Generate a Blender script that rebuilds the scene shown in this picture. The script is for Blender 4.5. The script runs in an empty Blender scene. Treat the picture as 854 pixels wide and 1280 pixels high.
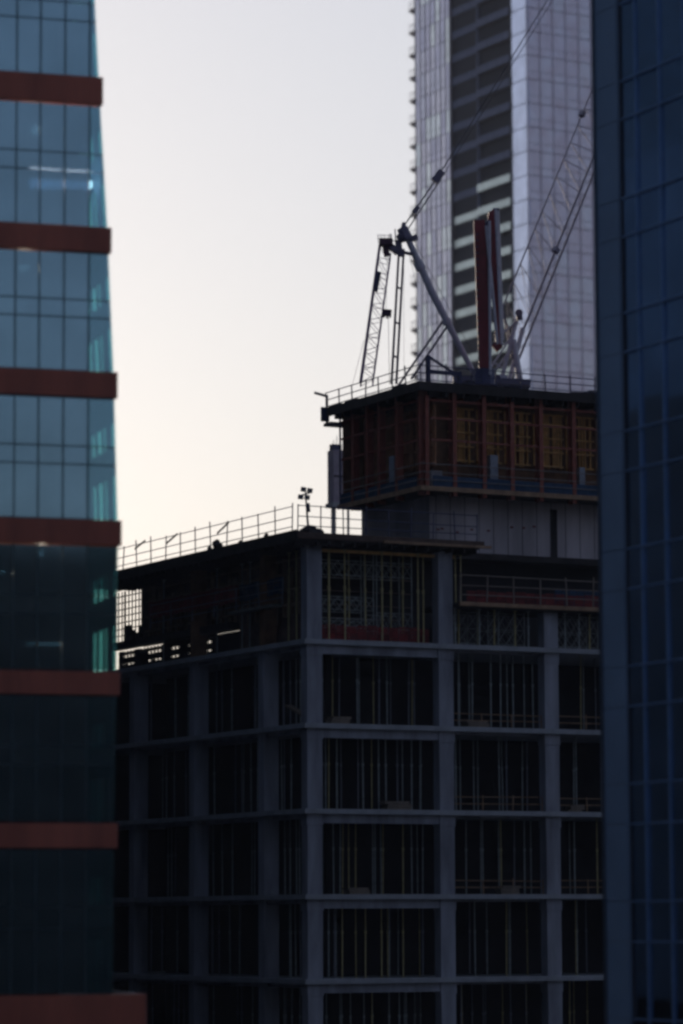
import bpy, math, random
from mathutils import Vector, Matrix
random.seed(7)
R = math.radians
S = bpy.context.scene
COL = S.collection

# ------------------------------------------------------------------ camera
FP, CX, CY = 4250.0, 427.0, 640.0
TILT = math.atan(510/4250.0); ROLL = R(0.25); CAMZ = 24.0
def ray(px, py):
    u, v = px-CX, CY-py
    u0 = u*math.cos(ROLL)+v*math.sin(ROLL); v0 = -u*math.sin(ROLL)+v*math.cos(ROLL)
    return Vector((u0, FP*math.cos(TILT)-v0*math.sin(TILT), FP*math.sin(TILT)+v0*math.cos(TILT)))
def P(px, py, Y):
    d = ray(px, py); return Vector((0, 0, CAMZ))+d*(Y/d.y)
cam = bpy.data.cameras.new('camera'); camo = bpy.data.objects.new('camera', cam); COL.objects.link(camo)
fw = Vector((0, math.cos(TILT), math.sin(TILT))); up0 = Vector((0, -math.sin(TILT), math.cos(TILT))); rt0 = Vector((1, 0, 0))
rt = rt0*math.cos(ROLL)-up0*math.sin(ROLL); up = rt0*math.sin(ROLL)+up0*math.cos(ROLL)
m = Matrix((rt, up, -fw)).transposed().to_4x4(); m.translation = (0, 0, CAMZ)
camo.matrix_world = m
cam.sensor_fit = 'HORIZONTAL'; cam.sensor_width = 36; cam.lens = FP/854*36
cam.clip_start = 1; cam.clip_end = 8000
cam.dof.use_dof = True; cam.dof.focus_distance = 156; cam.dof.aperture_fstop = 0.65
S.camera = camo

# ------------------------------------------------------------------ dusk sky and sun
SUN_EL, SUN_AZ = R(4), R(-24)        # azimuth from +Y, negative = to the left of the view
w = bpy.data.worlds.new('World'); S.world = w; w.use_nodes = True
nt = w.node_tree; nt.nodes.clear()
sky = nt.nodes.new('ShaderNodeTexSky'); sky.sky_type = 'NISHITA'; sky.sun_disc = False
sky.sun_elevation = SUN_EL; sky.sun_rotation = SUN_AZ; sky.air_density = 1.0; sky.dust_density = 3.0; sky.ozone_density = 2.0
hs = nt.nodes.new('ShaderNodeHueSaturation'); hs.inputs['Saturation'].default_value = 0.85
tint = nt.nodes.new('ShaderNodeMix'); tint.data_type = 'RGBA'; tint.blend_type = 'MULTIPLY'; tint.inputs[0].default_value = 1
tint.inputs[7].default_value = (0.925, 0.965, 1.09, 1)
bg = nt.nodes.new('ShaderNodeBackground'); bg.inputs[1].default_value = 0.15
out = nt.nodes.new('ShaderNodeOutputWorld')
gm = nt.nodes.new('ShaderNodeGamma'); gm.inputs[1].default_value = 0.42
tcw = nt.nodes.new('ShaderNodeTexCoord'); dt = nt.nodes.new('ShaderNodeVectorMath'); dt.operation = 'DOT_PRODUCT'
dt.inputs[1].default_value = (math.sin(SUN_AZ*.3), math.cos(SUN_AZ*.3), 0.0)
rw_ = nt.nodes.new('ShaderNodeValToRGB'); rw_.color_ramp.interpolation = 'EASE'      # bright west, dim lilac east
rw_.color_ramp.elements[0].position = .25; rw_.color_ramp.elements[0].color = (.265, .268, .34, 1)
rw_.color_ramp.elements[1].position = .95; rw_.color_ramp.elements[1].color = (1, 1, 1, 1)
mr = nt.nodes.new('ShaderNodeMapRange'); mr.inputs[1].default_value = -1; mr.inputs[2].default_value = 1
em = nt.nodes.new('ShaderNodeMix'); em.data_type = 'RGBA'; em.blend_type = 'MULTIPLY'; em.inputs[0].default_value = 1
nt.links.new(tcw.outputs['Generated'], dt.inputs[0]); nt.links.new(dt.outputs['Value'], mr.inputs[0]); nt.links.new(mr.outputs[0], rw_.inputs[0])
nt.links.new(sky.outputs[0], hs.inputs['Color']); nt.links.new(hs.outputs[0], gm.inputs[0]); nt.links.new(gm.outputs[0], tint.inputs[6])
nt.links.new(tint.outputs[2], em.inputs[6]); nt.links.new(rw_.outputs[0], em.inputs[7]); nt.links.new(em.outputs[2], bg.inputs[0]); nt.links.new(bg.outputs[0], out.inputs[0])
sl = bpy.data.lights.new('sun', 'SUN'); sl.energy = 0.5; sl.angle = R(10); sl.color = (1, .86, .72)
so = bpy.data.objects.new('sun', sl); COL.objects.link(so)
sd = Vector((math.sin(SUN_AZ)*math.cos(SUN_EL), math.cos(SUN_AZ)*math.cos(SUN_EL), math.sin(SUN_EL)))
so.rotation_euler = sd.to_track_quat('Z', 'Y').to_euler(); so.location = (0, 0, 200)
S.view_settings.view_transform = 'Standard'; S.view_settings.look = 'None'
S.view_settings.exposure = 1.74; S.view_settings.gamma = 1; S.view_settings.use_curve_mapping = False
S.render.engine = 'CYCLES'
S.cycles.filter_width = 2.9
S.cycles.max_bounces = 6; S.cycles.transparent_max_bounces = 12

# ------------------------------------------------------------------ materials
MC = {}
def mat(name, col, rough=.8, metal=0., var=.25, scale=2.0, col2=None, bump=0., spec=.5, streak=False, emit=None, estr=0):
    if name in MC: return MC[name]
    M = bpy.data.materials.new(name); M.use_nodes = True; n = M.node_tree; b = n.nodes['Principled BSDF']
    b.inputs['Roughness'].default_value = rough; b.inputs['Metallic'].default_value = metal
    b.inputs['Specular IOR Level'].default_value = spec
    tc = n.nodes.new('ShaderNodeTexCoord'); mp = n.nodes.new('ShaderNodeMapping')
    if streak: mp.inputs['Scale'].default_value = (1, 1, .18)
    ns = n.nodes.new('ShaderNodeTexNoise'); ns.inputs['Scale'].default_value = scale; ns.inputs['Detail'].default_value = 6; ns.inputs['Roughness'].default_value = .65
    rp = n.nodes.new('ShaderNodeValToRGB')
    c2 = col2 or tuple(c*(1-var) for c in col)
    c1 = col if col2 else tuple(min(1, c*(1+var)) for c in col)
    rp.color_ramp.elements[0].position = .3; rp.color_ramp.elements[1].position = .7
    rp.color_ramp.elements[0].color = (*c2, 1); rp.color_ramp.elements[1].color = (*c1, 1)
    n.links.new(tc.outputs['Object'], mp.inputs[0]); n.links.new(mp.outputs[0], ns.inputs['Vector'])
    n.links.new(ns.outputs['Fac'], rp.inputs[0]); n.links.new(rp.outputs[0], b.inputs['Base Color'])
    if bump:
        bp = n.nodes.new('ShaderNodeBump'); bp.inputs['Strength'].default_value = bump; bp.inputs['Distance'].default_value = .05
        n.links.new(ns.outputs['Fac'], bp.inputs['Height']); n.links.new(bp.outputs[0], b.inputs['Normal'])
    if emit:
        b.inputs['Emission Color'].default_value = (*emit, 1); b.inputs['Emission Strength'].default_value = estr
    MC[name] = M; return M
def glass(name, tint, refl=1.0, trans=0., tcol=(.3, .6, .6), rough=.05, wave=.0):
    """coated facade glass: tinted reflection, optionally letting some light through"""
    if name in MC: return MC[name]
    M = bpy.data.materials.new(name); M.use_nodes = True; n = M.node_tree; b = n.nodes['Principled BSDF']
    b.inputs['Metallic'].default_value = 1; b.inputs['Roughness'].default_value = rough
    tc = n.nodes.new('ShaderNodeTexCoord'); ns = n.nodes.new('ShaderNodeTexNoise'); ns.inputs['Scale'].default_value = .45; ns.inputs['Detail'].default_value = 3
    rp = n.nodes.new('ShaderNodeValToRGB'); rp.color_ramp.elements[0].position = .3; rp.color_ramp.elements[1].position = .7
    rp.color_ramp.elements[0].color = (*[c*.86 for c in tint], 1); rp.color_ramp.elements[1].color = (*[min(1, c*1.12) for c in tint], 1)
    n.links.new(tc.outputs['Object'], ns.inputs['Vector']); n.links.new(ns.outputs['Fac'], rp.inputs[0]); n.links.new(rp.outputs[0], b.inputs['Base Color'])
    if wave:
        bp = n.nodes.new('ShaderNodeBump'); bp.inputs['Strength'].default_value = wave; bp.inputs['Distance'].default_value = .05
        n.links.new(ns.outputs['Fac'], bp.inputs['Height']); n.links.new(bp.outputs[0], b.inputs['Normal'])
    if trans:
        t = n.nodes.new('ShaderNodeBsdfTransparent'); t.inputs[0].default_value = (*tcol, 1)
        mx = n.nodes.new('ShaderNodeMixShader'); mx.inputs[0].default_value = trans
        o = n.nodes['Material Output']
        n.links.new(b.outputs[0], mx.inputs[1]); n.links.new(t.outputs[0], mx.inputs[2]); n.links.new(mx.outputs[0], o.inputs[0])
    MC[name] = M; return M
CONC = mat('concrete', (.32, .335, .375), .85, var=.5, scale=.9, bump=.3, streak=True)
SLAB = mat('slab_concrete', (.37, .39, .41), .8, var=.2, scale=1.5, bump=.2)
CORE = mat('core_concrete', (.55, .50, .51), .85, var=.35, scale=.5, bump=.3, streak=True)
DARKC = mat('dark_interior', (.028, .026, .03), .9, var=.4, scale=.6)  # near-black colour carries the shade of deep storeys; also used for joints
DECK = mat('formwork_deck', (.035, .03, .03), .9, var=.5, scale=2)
PLY = mat('plywood', (.22, .11, .055), .8, var=.5, scale=1.5)
TIMB = mat('timber', (.75, .42, .14), .75, var=.35, scale=3)
PLANK = mat('plank', (.35, .22, .13), .8, var=.4, scale=2)
RUST = mat('red_steel', (.30, .08, .05), .6, var=.3, scale=3)
REDP = mat('red_paint', (.24, .022, .03), .5, var=.3, scale=2)
STEEL = mat('steel', (.24, .25, .28), .5, metal=.3, var=.3, scale=4)
DSTEEL = mat('dark_steel', (.05, .055, .12), .55, metal=.3, var=.3, scale=4)
CRANE = mat('crane_paint', (.58, .56, .62), .5, var=.15, scale=3)
CRDARK = mat('crane_dark', (.17, .15, .22), .5, metal=.2, var=.2)
JIBM = mat('jib_paint', (.20, .17, .22), .5, metal=.2, var=.2)
CABLE = mat('cable', (.06, .06, .08), .6, metal=.3)
PROPY = mat('prop_yellow', (.52, .44, .20), .6, var=.4, scale=3)
PROPG = mat('prop_galvanised', (.36, .40, .38), .5, metal=.2, var=.4, scale=3)
NETB = mat('blue_net', (.03, .07, .13), .9, var=.4, scale=4)
NETR = mat('red_net', (.22, .035, .035), .9, var=.45, scale=2)
BAND = mat('copper_band', (.50, .14, .08), .5, var=.3, scale=.9, streak=True)
MULL = mat('mullion_dark', (.09, .14, .15), .5, metal=.3)
LAMP = mat('lit_lamp', (.8, .8, .85), .5, emit=(.85, .85, 1.0), estr=2.5)
WGLOW = mat('warm_glow', (.8, .8, .7), .5, emit=(1, .9, .7), estr=2)  # emission standing in for reflected glints

# ------------------------------------------------------------------ mesh builder
class MB:
    def __init__(s): s.v = []; s.f = []; s.mi = []; s.cur = 0
    def face(s, idx): s.f.append(idx); s.mi.append(s.cur)
    def box(s, x0, x1, y0, y1, z0, z1):
        n = len(s.v); x0, x1 = min(x0, x1), max(x0, x1); y0, y1 = min(y0, y1), max(y0, y1); z0, z1 = min(z0, z1), max(z0, z1)
        s.v += [(x0, y0, z0), (x1, y0, z0), (x1, y1, z0), (x0, y1, z0), (x0, y0, z1), (x1, y0, z1), (x1, y1, z1), (x0, y1, z1)]
        for q in ((0, 3, 2, 1), (4, 5, 6, 7), (0, 1, 5, 4), (1, 2, 6, 5), (2, 3, 7, 6), (3, 0, 4, 7)): s.face(tuple(n+i for i in q))
        return s
    def bar(s, p, q, r, r2=None, n=6):
        p, q = Vector(p), Vector(q); r2 = r if r2 is None else r2; d = (q-p)
        if d.length < 1e-6: return s
        d.normalize(); a = d.orthogonal().normalized(); b = d.cross(a); k = len(s.v)
        for c, rr in ((p, r), (q, r2)):
            for i in range(n):
                t = 2*math.pi*i/n; s.v.append(tuple(c+a*rr*math.cos(t)+b*rr*math.sin(t)))
        for i in range(n): s.face((k+i, k+(i+1) % n, k+n+(i+1) % n, k+n+i))
        s.face(tuple(k+i for i in reversed(range(n)))); s.face(tuple(k+n+i for i in range(n)))
        return s
    def beam(s, p, q, wd, h):            # rectangular bar along p-q
        p, q = Vector(p), Vector(q); d = (q-p).normalized(); z = Vector((0, 0, 1))
        a = d.cross(z)
        if a.length < 1e-3: a = Vector((1, 0, 0))
        a.normalize(); b = a.cross(d).normalized(); k = len(s.v)
        for c in (p, q):
            for u, v in ((-1, -1), (1, -1), (1, 1), (-1, 1)): s.v.append(tuple(c+a*u*wd/2+b*v*h/2))
        for qd in ((0, 1, 2, 3), (7, 6, 5, 4), (0, 4, 5, 1), (1, 5, 6, 2), (2, 6, 7, 3), (3, 7, 4, 0)): s.face(tuple(k+i for i in qd))
        return s
    def prism(s, pts, off):              # polygon pts extruded by off
        k = len(s.v); n = len(pts); off = Vector(off)
        s.v += [tuple(Vector(p)) for p in pts]+[tuple(Vector(p)+off) for p in pts]
        s.face(tuple(k+i for i in reversed(range(n)))); s.face(tuple(k+n+i for i in range(n)))
        for i in range(n): s.face((k+i, k+(i+1) % n, k+n+(i+1) % n, k+n+i))
        return s
    def blob(s, c, r, seed=0):
        rr = random.Random(seed); k = len(s.v); c = Vector(c); n, mm = 8, 5
        for j in range(mm+1):
            ph = math.pi*j/mm
            for i in range(n):
                t = 2*math.pi*i/n; f = rr.uniform(.75, 1.15)
                s.v.append((c.x+r[0]*f*math.sin(ph)*math.cos(t), c.y+r[1]*f*math.sin(ph)*math.sin(t), c.z+r[2]*f*math.cos(ph)))
        for j in range(mm):
            for i in range(n): s.face((k+j*n+i, k+(j+1)*n+i, k+(j+1)*n+(i+1) % n, k+j*n+(i+1) % n))
        return s
    def build(s, name, mt, parent=None, label=None):
        me = bpy.data.meshes.new(name); me.from_pydata(s.v, [], s.f)
        mts = mt if isinstance(mt, (list, tuple)) else [mt]
        for q in mts: me.materials.append(q)
        if len(mts) > 1: me.polygons.foreach_set('material_index', s.mi)
        me.update(); o = bpy.data.objects.new(name, me); COL.objects.link(o); o.parent = parent
        if label: o['label'] = label
        return o
def tag(o, label, cat, group=None, kind=None):
    if label: o['label'] = label
    if cat: o['category'] = cat
    if group: o['group'] = group
    if kind: o['kind'] = kind
    return o
def thing(name, label, cat, loc=(0, 0, 0), rz=0, group=None):
    o = bpy.data.objects.new(name, None); COL.objects.link(o); o.location = loc; o.rotation_euler = (0, 0, rz)
    o.empty_display_size = .5
    return tag(o, label, cat, group)
class Frame:
    def __init__(s, px, py, Y, deg):
        p = P(px, py, Y); s.o = Vector((p.x, p.y, 0)); s.t = R(deg)
        s.a = Vector((math.cos(s.t), math.sin(s.t), 0)); s.b = Vector((-math.sin(s.t), math.cos(s.t), 0))
    def hit(s, px, py, ax, val):
        d = ray(px, py); c = Vector((0, 0, CAMZ))-s.o
        n = s.b if ax == 'y' else s.a
        k = (val-c.dot(n))/d.dot(n); q = c+d*k
        return Vector((q.dot(s.a), q.dot(s.b), q.z))
    def hz(s, py, px, x, y):             # height seen at image row py, at the local point x, y
        wp = s.o+s.a*x+s.b*y; d = ray(px, py); return CAMZ+d.z*(wp.y/d.y)
    def world(s, x, y, z): q = s.o+s.a*x+s.b*y; return Vector((q.x, q.y, z))

# ------------------------------------------------------------------ ground and street
g = MB().box(-3000, 3000, -3000, 3000, -.5, 0).build('ground', mat('ground_paving', (.05, .05, .05), .9, var=.3, scale=.05)); tag(g, None, None, kind='structure')
rd = MB().box(-9, 5, -300, 380, -.05, .004).build('road', mat('asphalt', (.05, .05, .052), .85, var=.3, scale=.6)); tag(rd, None, None, kind='structure')
for x0, x1 in ((-12, -9), (5, 8)):
    k = MB().box(x0, x1, -300, 90, -.05, .13).build('pavement', mat('kerb', (.22, .22, .21), .85)); tag(k, None, None, kind='structure')

# ------------------------------------------------------------------ left office tower
LT = Frame(150, 650, 90, 17)
lt = thing('office_tower', 'glass office tower with copper red floor bands at the left edge of the view', 'office tower', LT.o, LT.t)
edge_px = [(-60, 117), (0, 120), (100, 125), (290, 136), (480, 144), (665, 149), (850, 147), (1045, 144), (1300, 142)]
ez = [(LT.hit(x, y, 'y', 0).z, LT.hit(x, y, 'y', 0).x) for y, x in edge_px]
def edge(z):
    for (z1, x1), (z0, x0) in zip(ez, ez[1:]):
        if z0 <= z <= z1: return x0+(x1-x0)*(z-z0)/(z1-z0)
    return ez[0][1] if z > ez[0][0] else ez[-1][1]
bands = [(-95, -60), (93, 129), (281, 314), (462, 496), (648, 681), (838, 869), (1028, 1061), (1243, 1285)]
bz = [(LT.hit(75, b, 'y', 0).z, LT.hit(75, a, 'y', 0).z) for a, b in bands]   # (low, high)
XL = -26.0
GL = glass('left_glass', (.46, .70, .74), trans=.10, tcol=(.4, .6, .8), wave=.02)
GLc = glass('corner_glass', (.54, .84, .88), trans=.42, tcol=(.75, 1, 1))
GLr = glass('return_glass', (.3, .6, .65), trans=.9, tcol=(.6, .95, .95))
colm = [LT.hit(x, 450, 'y', 0).x for x in (-45, -12, 19, 49, 80, 111)]
for bi, (zl, zh) in enumerate(bz):
    e = edge((zl+zh)/2)+.045
    if bi == 7: e = LT.hit(182, 1262, 'y', 0).x
    q = MB().box(XL, e, -.10, .35, zl+.02, zh-.02)
    q.build('spandrel_band', BAND, lt)
    RCL = mat('return_mirror_pale', (.16, .24, .36), .6, var=.3, scale=.3) if bi <= 2 else mat('return_mirror_dark', (.045, .065, .10), .6, var=.3, scale=.3)  # lower cladding darkened in colour to give the right tower its dark reflection
    MB().box(XL, e-.3, .36, 60, zl+.1, zh-.12).build('floor_slab', DARKC, lt)
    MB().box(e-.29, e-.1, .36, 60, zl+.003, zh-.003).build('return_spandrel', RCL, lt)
    if bi:
        z1 = bz[bi-1][0]; z0 = zh; H = z1-z0
        rows = [(z0, z1-.55*H), (z1-.55*H, z1-.40*H), (z1-.40*H, z1)]
        for c in range(len(colm)):
            xa = colm[c]; last = c == len(colm)-1
            wq = MB()
            for ri, (ra, rb) in enumerate(rows):
                tilt = random.uniform(-.004, .004); tv = random.uniform(-.002, .002)
                xb0 = edge(ra) if last else colm[c+1]; xb1 = edge(rb) if last else colm[c+1]
                k = len(wq.v); a0, b0 = ra+.02, rb-.02
                wq.v += [(xa+.02, .05+tilt, a0), (xb0-.02, .05-tilt, a0), (xb1-.02, .05-tilt+tv, b0), (xa+.02, .05+tilt+tv, b0)]
                wq.v += [(x, y+.03, z) for x, y, z in wq.v[k:k+4]]
                for qd in ((0, 1, 2, 3), (7, 6, 5, 4), (0, 4, 5, 1), (1, 5, 6, 2), (2, 6, 7, 3), (3, 7, 4, 0)): wq.face(tuple(k+i for i in qd))
            wn = wq.build('window', GLc if last else GL, lt)
            for _, rb in rows[:2]: MB().box(xa, (edge(rb) if last else colm[c+1])-.025, .02, .06, rb-.010, rb+.010).build('frame', MULL, wn)
        # return wall at the corner, seen from inside through the corner pane, with clear lights
        rw = MB(); gl = MB()
        def rwb(y0, y1, a, b, target, th=.06):
            k = len(target.v); ea, eb = edge(a)-.03, edge(b)-.03
            target.v += [(ea-th, y0, a), (ea, y0, a), (ea, y1, a), (ea-th, y1, a), (eb-th, y0, b), (eb, y0, b), (eb, y1, b), (eb-th, y1, b)]
            for qd in ((0, 3, 2, 1), (4, 5, 6, 7), (0, 1, 5, 4), (1, 2, 6, 5), (2, 3, 7, 6), (3, 0, 4, 7)): target.face(tuple(k+i for i in qd))
        rwb(2.9, 60, z0, z1, rw); rwb(.1, 2.9, rows[1][0]-.02, rows[1][1]+.02, rw)
        for (ra, rb), top in ((rows[0], .18), (rows[2], .48)):
            h = rb-ra; rwb(.1, 2.9, rb-top*h, rb, rw)
            for y0, y1 in ((.35, .9), (1.3, 1.42), (2.05, 2.2), (2.7, 2.9)): rwb(y0, y1, ra, rb-top*h, rw)
            rwb(.1, 2.9, ra, rb-top*h, gl, .02)
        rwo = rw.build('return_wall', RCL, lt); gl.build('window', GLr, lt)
        MB().box(XL, edge(z0)-3.2, 5.5, 5.6, z0, z1).build('inner_wall', DARKC, lt)
MB().box(XL, colm[0], .05, .3, bz[-1][1], bz[0][0]).build('side_glazing', GL, lt)
for c, xa in enumerate(colm):
    mlt = MB(); mlt.box(xa-.011, xa+.011, -.01, .1, bz[-1][1], bz[0][0]); mlt.build('mullion', MULL, lt)
MB().box(XL, ez[-1][1]-.1, .2, 60, 0, bz[-1][0]).build('podium_wall', DARKC, lt)
MB().box(XL, ez[0][1]-.3, 0, 60, bz[0][1]+.01, bz[0][1]+40).build('upper_storeys', mat('upper_glass', (.12, .19, .28), .6), lt)
MB().box(XL-1, XL, 0, 60, 0, bz[0][1]).build('side_wall', MULL, lt)
MB().box(XL, ez[0][1]-.3, 59.9, 60.4, bz[-1][0], bz[0][1]).build('back_wall', MULL, lt)
for (x0, x1, y0, y1, mt_) in ((40, 78, 222, 234, LAMP), (82, 115, 224, 234, LAMP), (42, 50, 156, 166, WGLOW), (27, 38, 330, 336, WGLOW), (49, 57, 688, 693, WGLOW), (1, 6, 713, 717, WGLOW), (38, 76, 803, 806, WGLOW)):  # cool strips are lamps; warm boxes are reflected flecks given as glow
    pa, pb = LT.hit(x0, y0, 'y', .6), LT.hit(x1, y1, 'y', .6)
    MB().box(pa.x, pb.x, .6, .9, pb.z, pa.z).build('ceiling_light_and_fleck', mt_, lt)

# ------------------------------------------------------------------ right blue glass tower
RT = Frame(751, 640, 95, 26.3)
rtw = thing('glass_tower', 'dark blue glass tower with thin pale mullions at the right edge of the view', 'glass tower', RT.o, RT.t)
GR = glass('right_glass', (.22, .33, .47), rough=.06, wave=.03)
PIER = mat('pier_metal', (.23, .34, .47), .45, metal=.1, var=.12, scale=.4, spec=.5)
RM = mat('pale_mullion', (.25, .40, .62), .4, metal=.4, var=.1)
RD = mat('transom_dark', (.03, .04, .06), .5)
y_st = RT.hit(778, 640, 'x', 0).y
lines = [105, 153, 252, 300, 395, 444, 542, 592, 689, 739, 835, 885, 981, 1031, 1127, 1177, 1273, 1323]
lines = [-40, 8] + lines
ztop = RT.hit(752, -160, 'x', 0).z; zl = [RT.hit(765, y, 'x', 0).z for y in lines]
levels = [ztop]+zl+[0]
for za, zb in zip(levels, levels[1:]):
    MB().box(.02, .5, y_st, 0, zb+.012, za-.012).build('pier_panel', PIER, rtw)
MB().box(.05, .45, y_st+.02, -.02, 0, ztop).build('pier_core', mat('joint_pale', (.25, .30, .36), .5), rtw)
MB().box(-.03, .5, 0.003, .12, 0, ztop).build('corner_trim', mat('corner_trim', (.09, .12, .16), .4, metal=.4), rtw)
ys = [y_st-.12]+[RT.hit(x, 640, 'x', .1).y for x in (803, 833)]
st = ys[1]-ys[2]
while len(ys) < 6: ys.append(ys[-1]-st*1.02)
for y in ys[1:]: MB().box(.05, .16, y-.022, y+.022, 0, ztop).build('mullion', RM, rtw)
MB().box(.10, .3, y_st-.13, y_st-.003, 0, ztop).build('shadow_gap', RD, rtw)
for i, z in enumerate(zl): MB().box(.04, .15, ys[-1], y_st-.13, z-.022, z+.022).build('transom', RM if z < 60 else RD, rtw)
for j, (za, zb) in enumerate(zip(levels, levels[1:])):
    for ya, yb in zip(ys, ys[1:]):
        t = random.uniform(-.012, .012); t2 = random.uniform(-.012, .012); q = MB()
        y0, y1 = yb+.03, ya-.03
        pts = [(.12+t, y0, zb+.02), (.12-t, y1, zb+.02), (.12-t+t2, y1, za-.02), (.12+t+t2, y0, za-.02)]
        q.prism(pts, (.04, 0, 0)); q.build('window', GR, rtw)
MB().box(.2, 18, -26, 0, 0, ztop).build('inner_wall', RD, rtw)
MB().box(.02, .19, -26, ys[-1], 0, ztop).build('side_wall', GR, rtw)

# ------------------------------------------------------------------ far residential tower
FT = Frame(661, 300, 450, 30)
ft = thing('residential_tower', 'tall pale glass residential tower with dark balcony recess behind the cranes', 'high-rise', FT.o, FT.t)
GF = [glass('far_glass_%d' % i, c, rough=.12) for i, c in enumerate(((.56, .54, .62), (.50, .48, .58), (.70, .72, .74)))]
GR2 = [glass('lilac_glass_%d' % i, c, rough=.15) for i, c in enumerate(((1, .85, .88), (.97, .83, .87), (1, .88, .90)))]
GS = glass('strip_glass', (.60, .64, .80), rough=.2)
yA = FT.hit(641, 300, 'x', 0).y; yM = FT.hit(598, 300, 'x', 0).y; yB = FT.hit(565, 300, 'x', 0).y; yC = FT.hit(521, 300, 'x', 0).y
xR = FT.hit(930, 300, 'y', 0).x
FH = 3.32; NF = 50; HT = NF*FH
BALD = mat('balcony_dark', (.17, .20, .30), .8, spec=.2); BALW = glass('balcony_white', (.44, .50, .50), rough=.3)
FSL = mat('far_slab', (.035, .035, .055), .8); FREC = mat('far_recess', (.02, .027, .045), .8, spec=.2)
FM = mat('far_mullion', (.28, .26, .32), .5); FM2 = mat('lilac_mullion', (.62, .52, .62), .5)
z_off = (FT.hit(521, 440, 'x', 0).z) % FH
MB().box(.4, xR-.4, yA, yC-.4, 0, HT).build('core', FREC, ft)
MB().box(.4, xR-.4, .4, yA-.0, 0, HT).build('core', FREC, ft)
def floors():
    k = 0
    while k*FH+z_off+FH < HT: yield k, k*FH+z_off, (k+1)*FH+z_off; k += 1
for k, z0, z1 in floors():
    if z0 < 84:                                   # below the roofline in front, hidden floors: plain cladding band
        MB().box(0, .35, yB, yC, z0+.05, z1-.03).build('glazing', GF[0], ft); MB().box(0, xR, 0, .35, z0+.05, z1-.03).build('glazing', GR2[0], ft); continue
    def panes(a, b, n, axis, mats, name):
        q = MB(); groups = random.random()
        for i in range(n):
            u0 = a+(b-a)*i/n; u1 = a+(b-a)*(i+1)/n
            q.cur = random.choices((0, 1, 2), (5, 4, 2))[0]; t = random.uniform(-.02, .02)
            for za, zb in ((z0+.06, z0+1.1), (z0+1.16, z1-.05)):
                if axis == 'x': q.prism([(t, u0, za), (-t, u1, za), (-t, u1, zb), (t, u0, zb)], (.1, 0, 0))
                else: q.prism([(u0, t, za), (u1, -t, za), (u1, -t, zb), (u0, t, zb)], (0, .1, 0))
        q.build(name, mats, ft)
    panes(yB, yC, 7, 'x', GF, 'glazing'); panes(0, xR, 17, 'y', GR2, 'glazing')
    MB().box(-.02, .35, 0.0, yA-.3, z0+.08, z1-.04).build('cladding_strip', GS, ft)
    for nm, (ya, yb), proud in (('a', (yA+.03, yM-.25), -.25), ('b', (yM+.1, yB-.05), .25)):
        b = MB().box(proud, 2.2, ya, yb, z0-.16, z0+.10).build('balcony', FSL, ft)
        pale_parapet = (nm == 'a' and z1 < FT.hz(178, 620, 0, yA)+.5) or (nm == 'b' and z1 < FT.hz(255, 580, 0, yB)+.5)  # lower floors take the pale parapets, the rest the dark ones
        pr = MB(); n = 6
        for i in range(n):
            u0 = ya+(yb-ya)*i/n; u1 = ya+(yb-ya)*(i+1)/n; pr.box(proud-.05, proud+.02, u0+.04, u1-.04, z0-.1, z0+.95)
        pr.build('parapet', BALW if pale_parapet else BALD, b)
        MB().box(1.1, 2.1, ya+1.2, ya+3.0, z0+.1, z1-.2).build('window', GF[1], ft)
    b = MB().box(-.1, 2.4, yC, yC+1.6, z0-.15, z0+.15); b.box(-.1, .9, yC, yC+.9, z0-.55, z0-.15)
    bo = b.build('balcony', mat('balcony_tan', (.13, .085, .07), .8), ft)
    r = MB()
    for i in range(4): r.box(-.1, -.06, yC+.1+i*.46, yC+.13+i*.46, z0+.15, z0+1.2)
    r.box(-.1, -.06, yC, yC+1.6, z0+1.15, z0+1.22); r.build('railing', FSL, bo)
MB().box(.0, 3.5, yM-.2, yM+.05, 0, HT).build('recess_divider', BALD, ft)
MB().box(-.12, .4, yB-.02, yB+.16, 0, HT).build('edge_fin', FSL, ft)
for i in range(8): MB().box(-.1, .05, yB+(yC-yB)*i/7-.06, yB+(yC-yB)*i/7+.06, 84, HT).build('mullion', FM, ft)
for i in range(18): MB().box(xR*i/17-.05, xR*i/17+.05, -.1, .05, 84, HT).build('mullion', FM2, ft)

# ------------------------------------------------------------------ city blocks out of view: one mirrored, the rest added to cut skylight
def block(loc, rz, dx, dy, h, label):
    t = thing('offview_block', label, 'building', loc, rz)
    MB().box(-dx, dx, -dy, dy, 0, h).build('wall', mat('block_wall', (.02, .022, .03), .95, spec=.1), t)
    q = MB()
    for i in range(int(h/3.6)): q.box(-dx-.05, dx+.05, -dy-.05, dy+.05, i*3.6+1.2, i*3.6+2.8)
    q.build('window_band', mat('block_glass', (.010, .012, .018), .8, spec=.1), t)
block((74, -60, 0), R(12), 46, 16, 51.5, 'dark city block mirrored in the lower windows of the copper banded tower')
block((-10, -75, 0), 0, 34, 14, 40, 'dark lower city block facing the building site, unseen, added to cut low skylight')
block((-75, -40, 0), R(-20), 28, 16, 46, 'dark city block beyond the copper banded tower, unseen, added to cut low skylight')
block((75, 40, 0), R(80), 26, 16, 44, 'dark city block beyond the blue glass tower, unseen, added to cut low skylight')

block((-50, 192, 0), 0, 26, 44, 68, 'tall dark block added unseen behind the copper banded tower to shade the frame')  # added out of view to shade the left face of the concrete frame
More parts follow.
